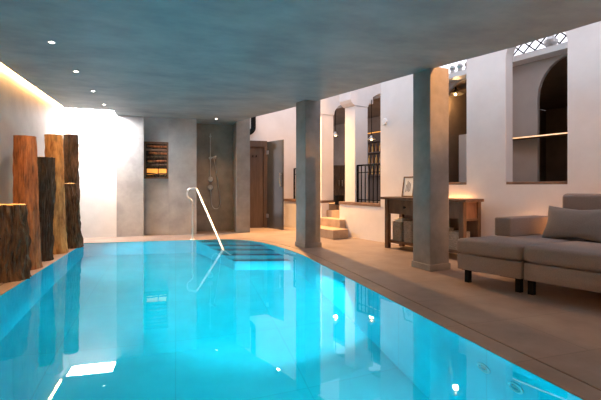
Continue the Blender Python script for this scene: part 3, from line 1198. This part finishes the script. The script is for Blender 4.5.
def pendant(p, label, rod=0.6, r=0.13):
    t = thing('pendant_lamp', p, label, 'pendant lamp', 'warm hanging lamps in the upper room')
    b = MB()
    b.lathe([(r, 0.0), (r, 0.006), (0.04, 0.05), (0.02, 0.09), (0.0, 0.09)], p, (0, 0, 1), 24)
    build('shade', b, 'chrome_dark', t, True)
    b = MB()
    b.lathe([(0.0, -0.02), (0.018, -0.012), (0.022, 0.01), (0.0, 0.03)], p, (0, 0, 1), 16)
    build('bulb', b, 'pendant_glow', t, True)
    b = MB()
    b.tube([Vector(p) + Vector((0, 0, 0.09)), Vector(p) + Vector((0, 0, rod))], 0.008, 6)
    build('cord', b, 'black_metal', t)
    light('pendant_light', 'POINT', Vector(p) + Vector((0, 0, -0.09)), 9, WARM, shadow_soft_size=0.05)
    return t


def at(u, v, z):
    """point seen at photo position (u, v) at forward distance z"""
    t = (u - 300) / 400
    return Vector((z * (0.298 + 0.9545 * t), z * (0.9545 - 0.298 * t), 1 + (186 - v) / 400 * z))


pendant(at(455, 94.5, 7.0), 'hanging lamp with flat metal shade in the window beside the nearer column', 0.35)
pendant(at(335, 135.5, 9.6), 'glowing amber lamp between the two white pillars above the steps', 0.75, 0.07)
pendant(at(371, 139.5, 9.1), 'glowing amber lamp in front of the bottle shelf behind the railing', 0.9, 0.10)

# bar shelf with bottles in the railing opening
bs = thing('bar_shelf', W(-2.3, 3.0, Z_UP), 'lit bottle shelf in the dark room behind the railing', 'shelf')
b = MB(MW())
b.box((-3.0, 3.1, Z_UP), (-1.5, 3.15, 2.6))
build('back_panel', b, 'sauna_wood', bs)
for z in (1.3, 1.62, 1.94, 2.26):
    b = MB(MW())
    b.box((-3.0, 2.85, z), (-1.5, 3.099, z + 0.03))
    build('board', b, 'sauna_wood', bs)
b = MB(MW())
b.box((-3.0, 3.05, 2.55), (-1.5, 3.09, 2.57))
build('shelf_light', b, 'amber', bs)
k = 0
proto_b = {}
for z in (1.331, 1.651, 1.971):
    for j in range(9):
        s = -2.9 + 0.15 * j
        mm = ('bottle', 'bottle_green')[(j * 7 + k) % 2]
        if mm not in proto_b:
            b = MB()
            b.lathe([(0.0, 0.0), (0.035, 0.0), (0.035, 0.15), (0.013, 0.19), (0.013, 0.25), (0.0, 0.25)], W(s, 2.97, z), (0, 0, 1), 12)
            o = build('bottle', b, mm, None, True, origin=W(s, 2.97, z))
            proto_b[mm] = o
        else:
            o = proto_b[mm].copy()
            COL.objects.link(o)
            o.location = W(s, 2.97, z)
        tag(o, 'bottle standing on the lit shelf behind the railing', 'bottle', 'bottles on the lit bar shelf')
    k += 1
# dark furniture between the two white pillars
pl = at(338.5, 204, 8.55)
b = MB()
b.lathe([(0.0, 0.0), (0.085, 0.0), (0.12, 0.20), (0.105, 0.20), (0.10, 0.17), (0.0, 0.17)], (pl.x, pl.y, Z_UP + 0.001), (0, 0, 1), 24)
tag(build('planter', b, 'black_metal', None, True), 'small black planter standing between the two white pillars above the steps', 'planter')
ca = at(340, 190, 10.0)
ck = thing('dark_cabinet', (ca.x, ca.y, Z_UP), 'dark tall cabinet against the far wall between the two white pillars', 'cabinet')
ya = math.radians(-17)
cm = Matrix.Translation((ca.x, ca.y, 0)) @ Matrix.Rotation(ya, 4, 'Z')
b = MB(cm)
b.box((-0.35, 0.0, Z_UP + 0.001), (0.35, 0.35, 1.52), 0.008)
build('body', b, 'bark_dark', ck)
for x0 in (-0.34, 0.005):
    b = MB(cm)
    b.box((x0, -0.02, Z_UP + 0.05), (x0 + 0.335, -0.001, 1.50), 0.004)
    d = build('cabinet_door', b, 'bark_dark', ck)
    b = MB(cm)
    xk = x0 + (0.30 if x0 < 0 else 0.035)
    b.tube([(xk, -0.035, 1.0), (xk, -0.035, 1.15)], 0.008, 8)
    build('handle', b, 'chrome_dark', d, True)
# white cabinet in the window beside the column
b = MB(MW())
b.box((1.756, 1.0, Z_UP), (2.25, 1.4, 1.89), 0.01)
tag(build('white_cabinet', b, 'plaster'), 'pale cabinet front seen low in the window beside the nearer column', 'cabinet')
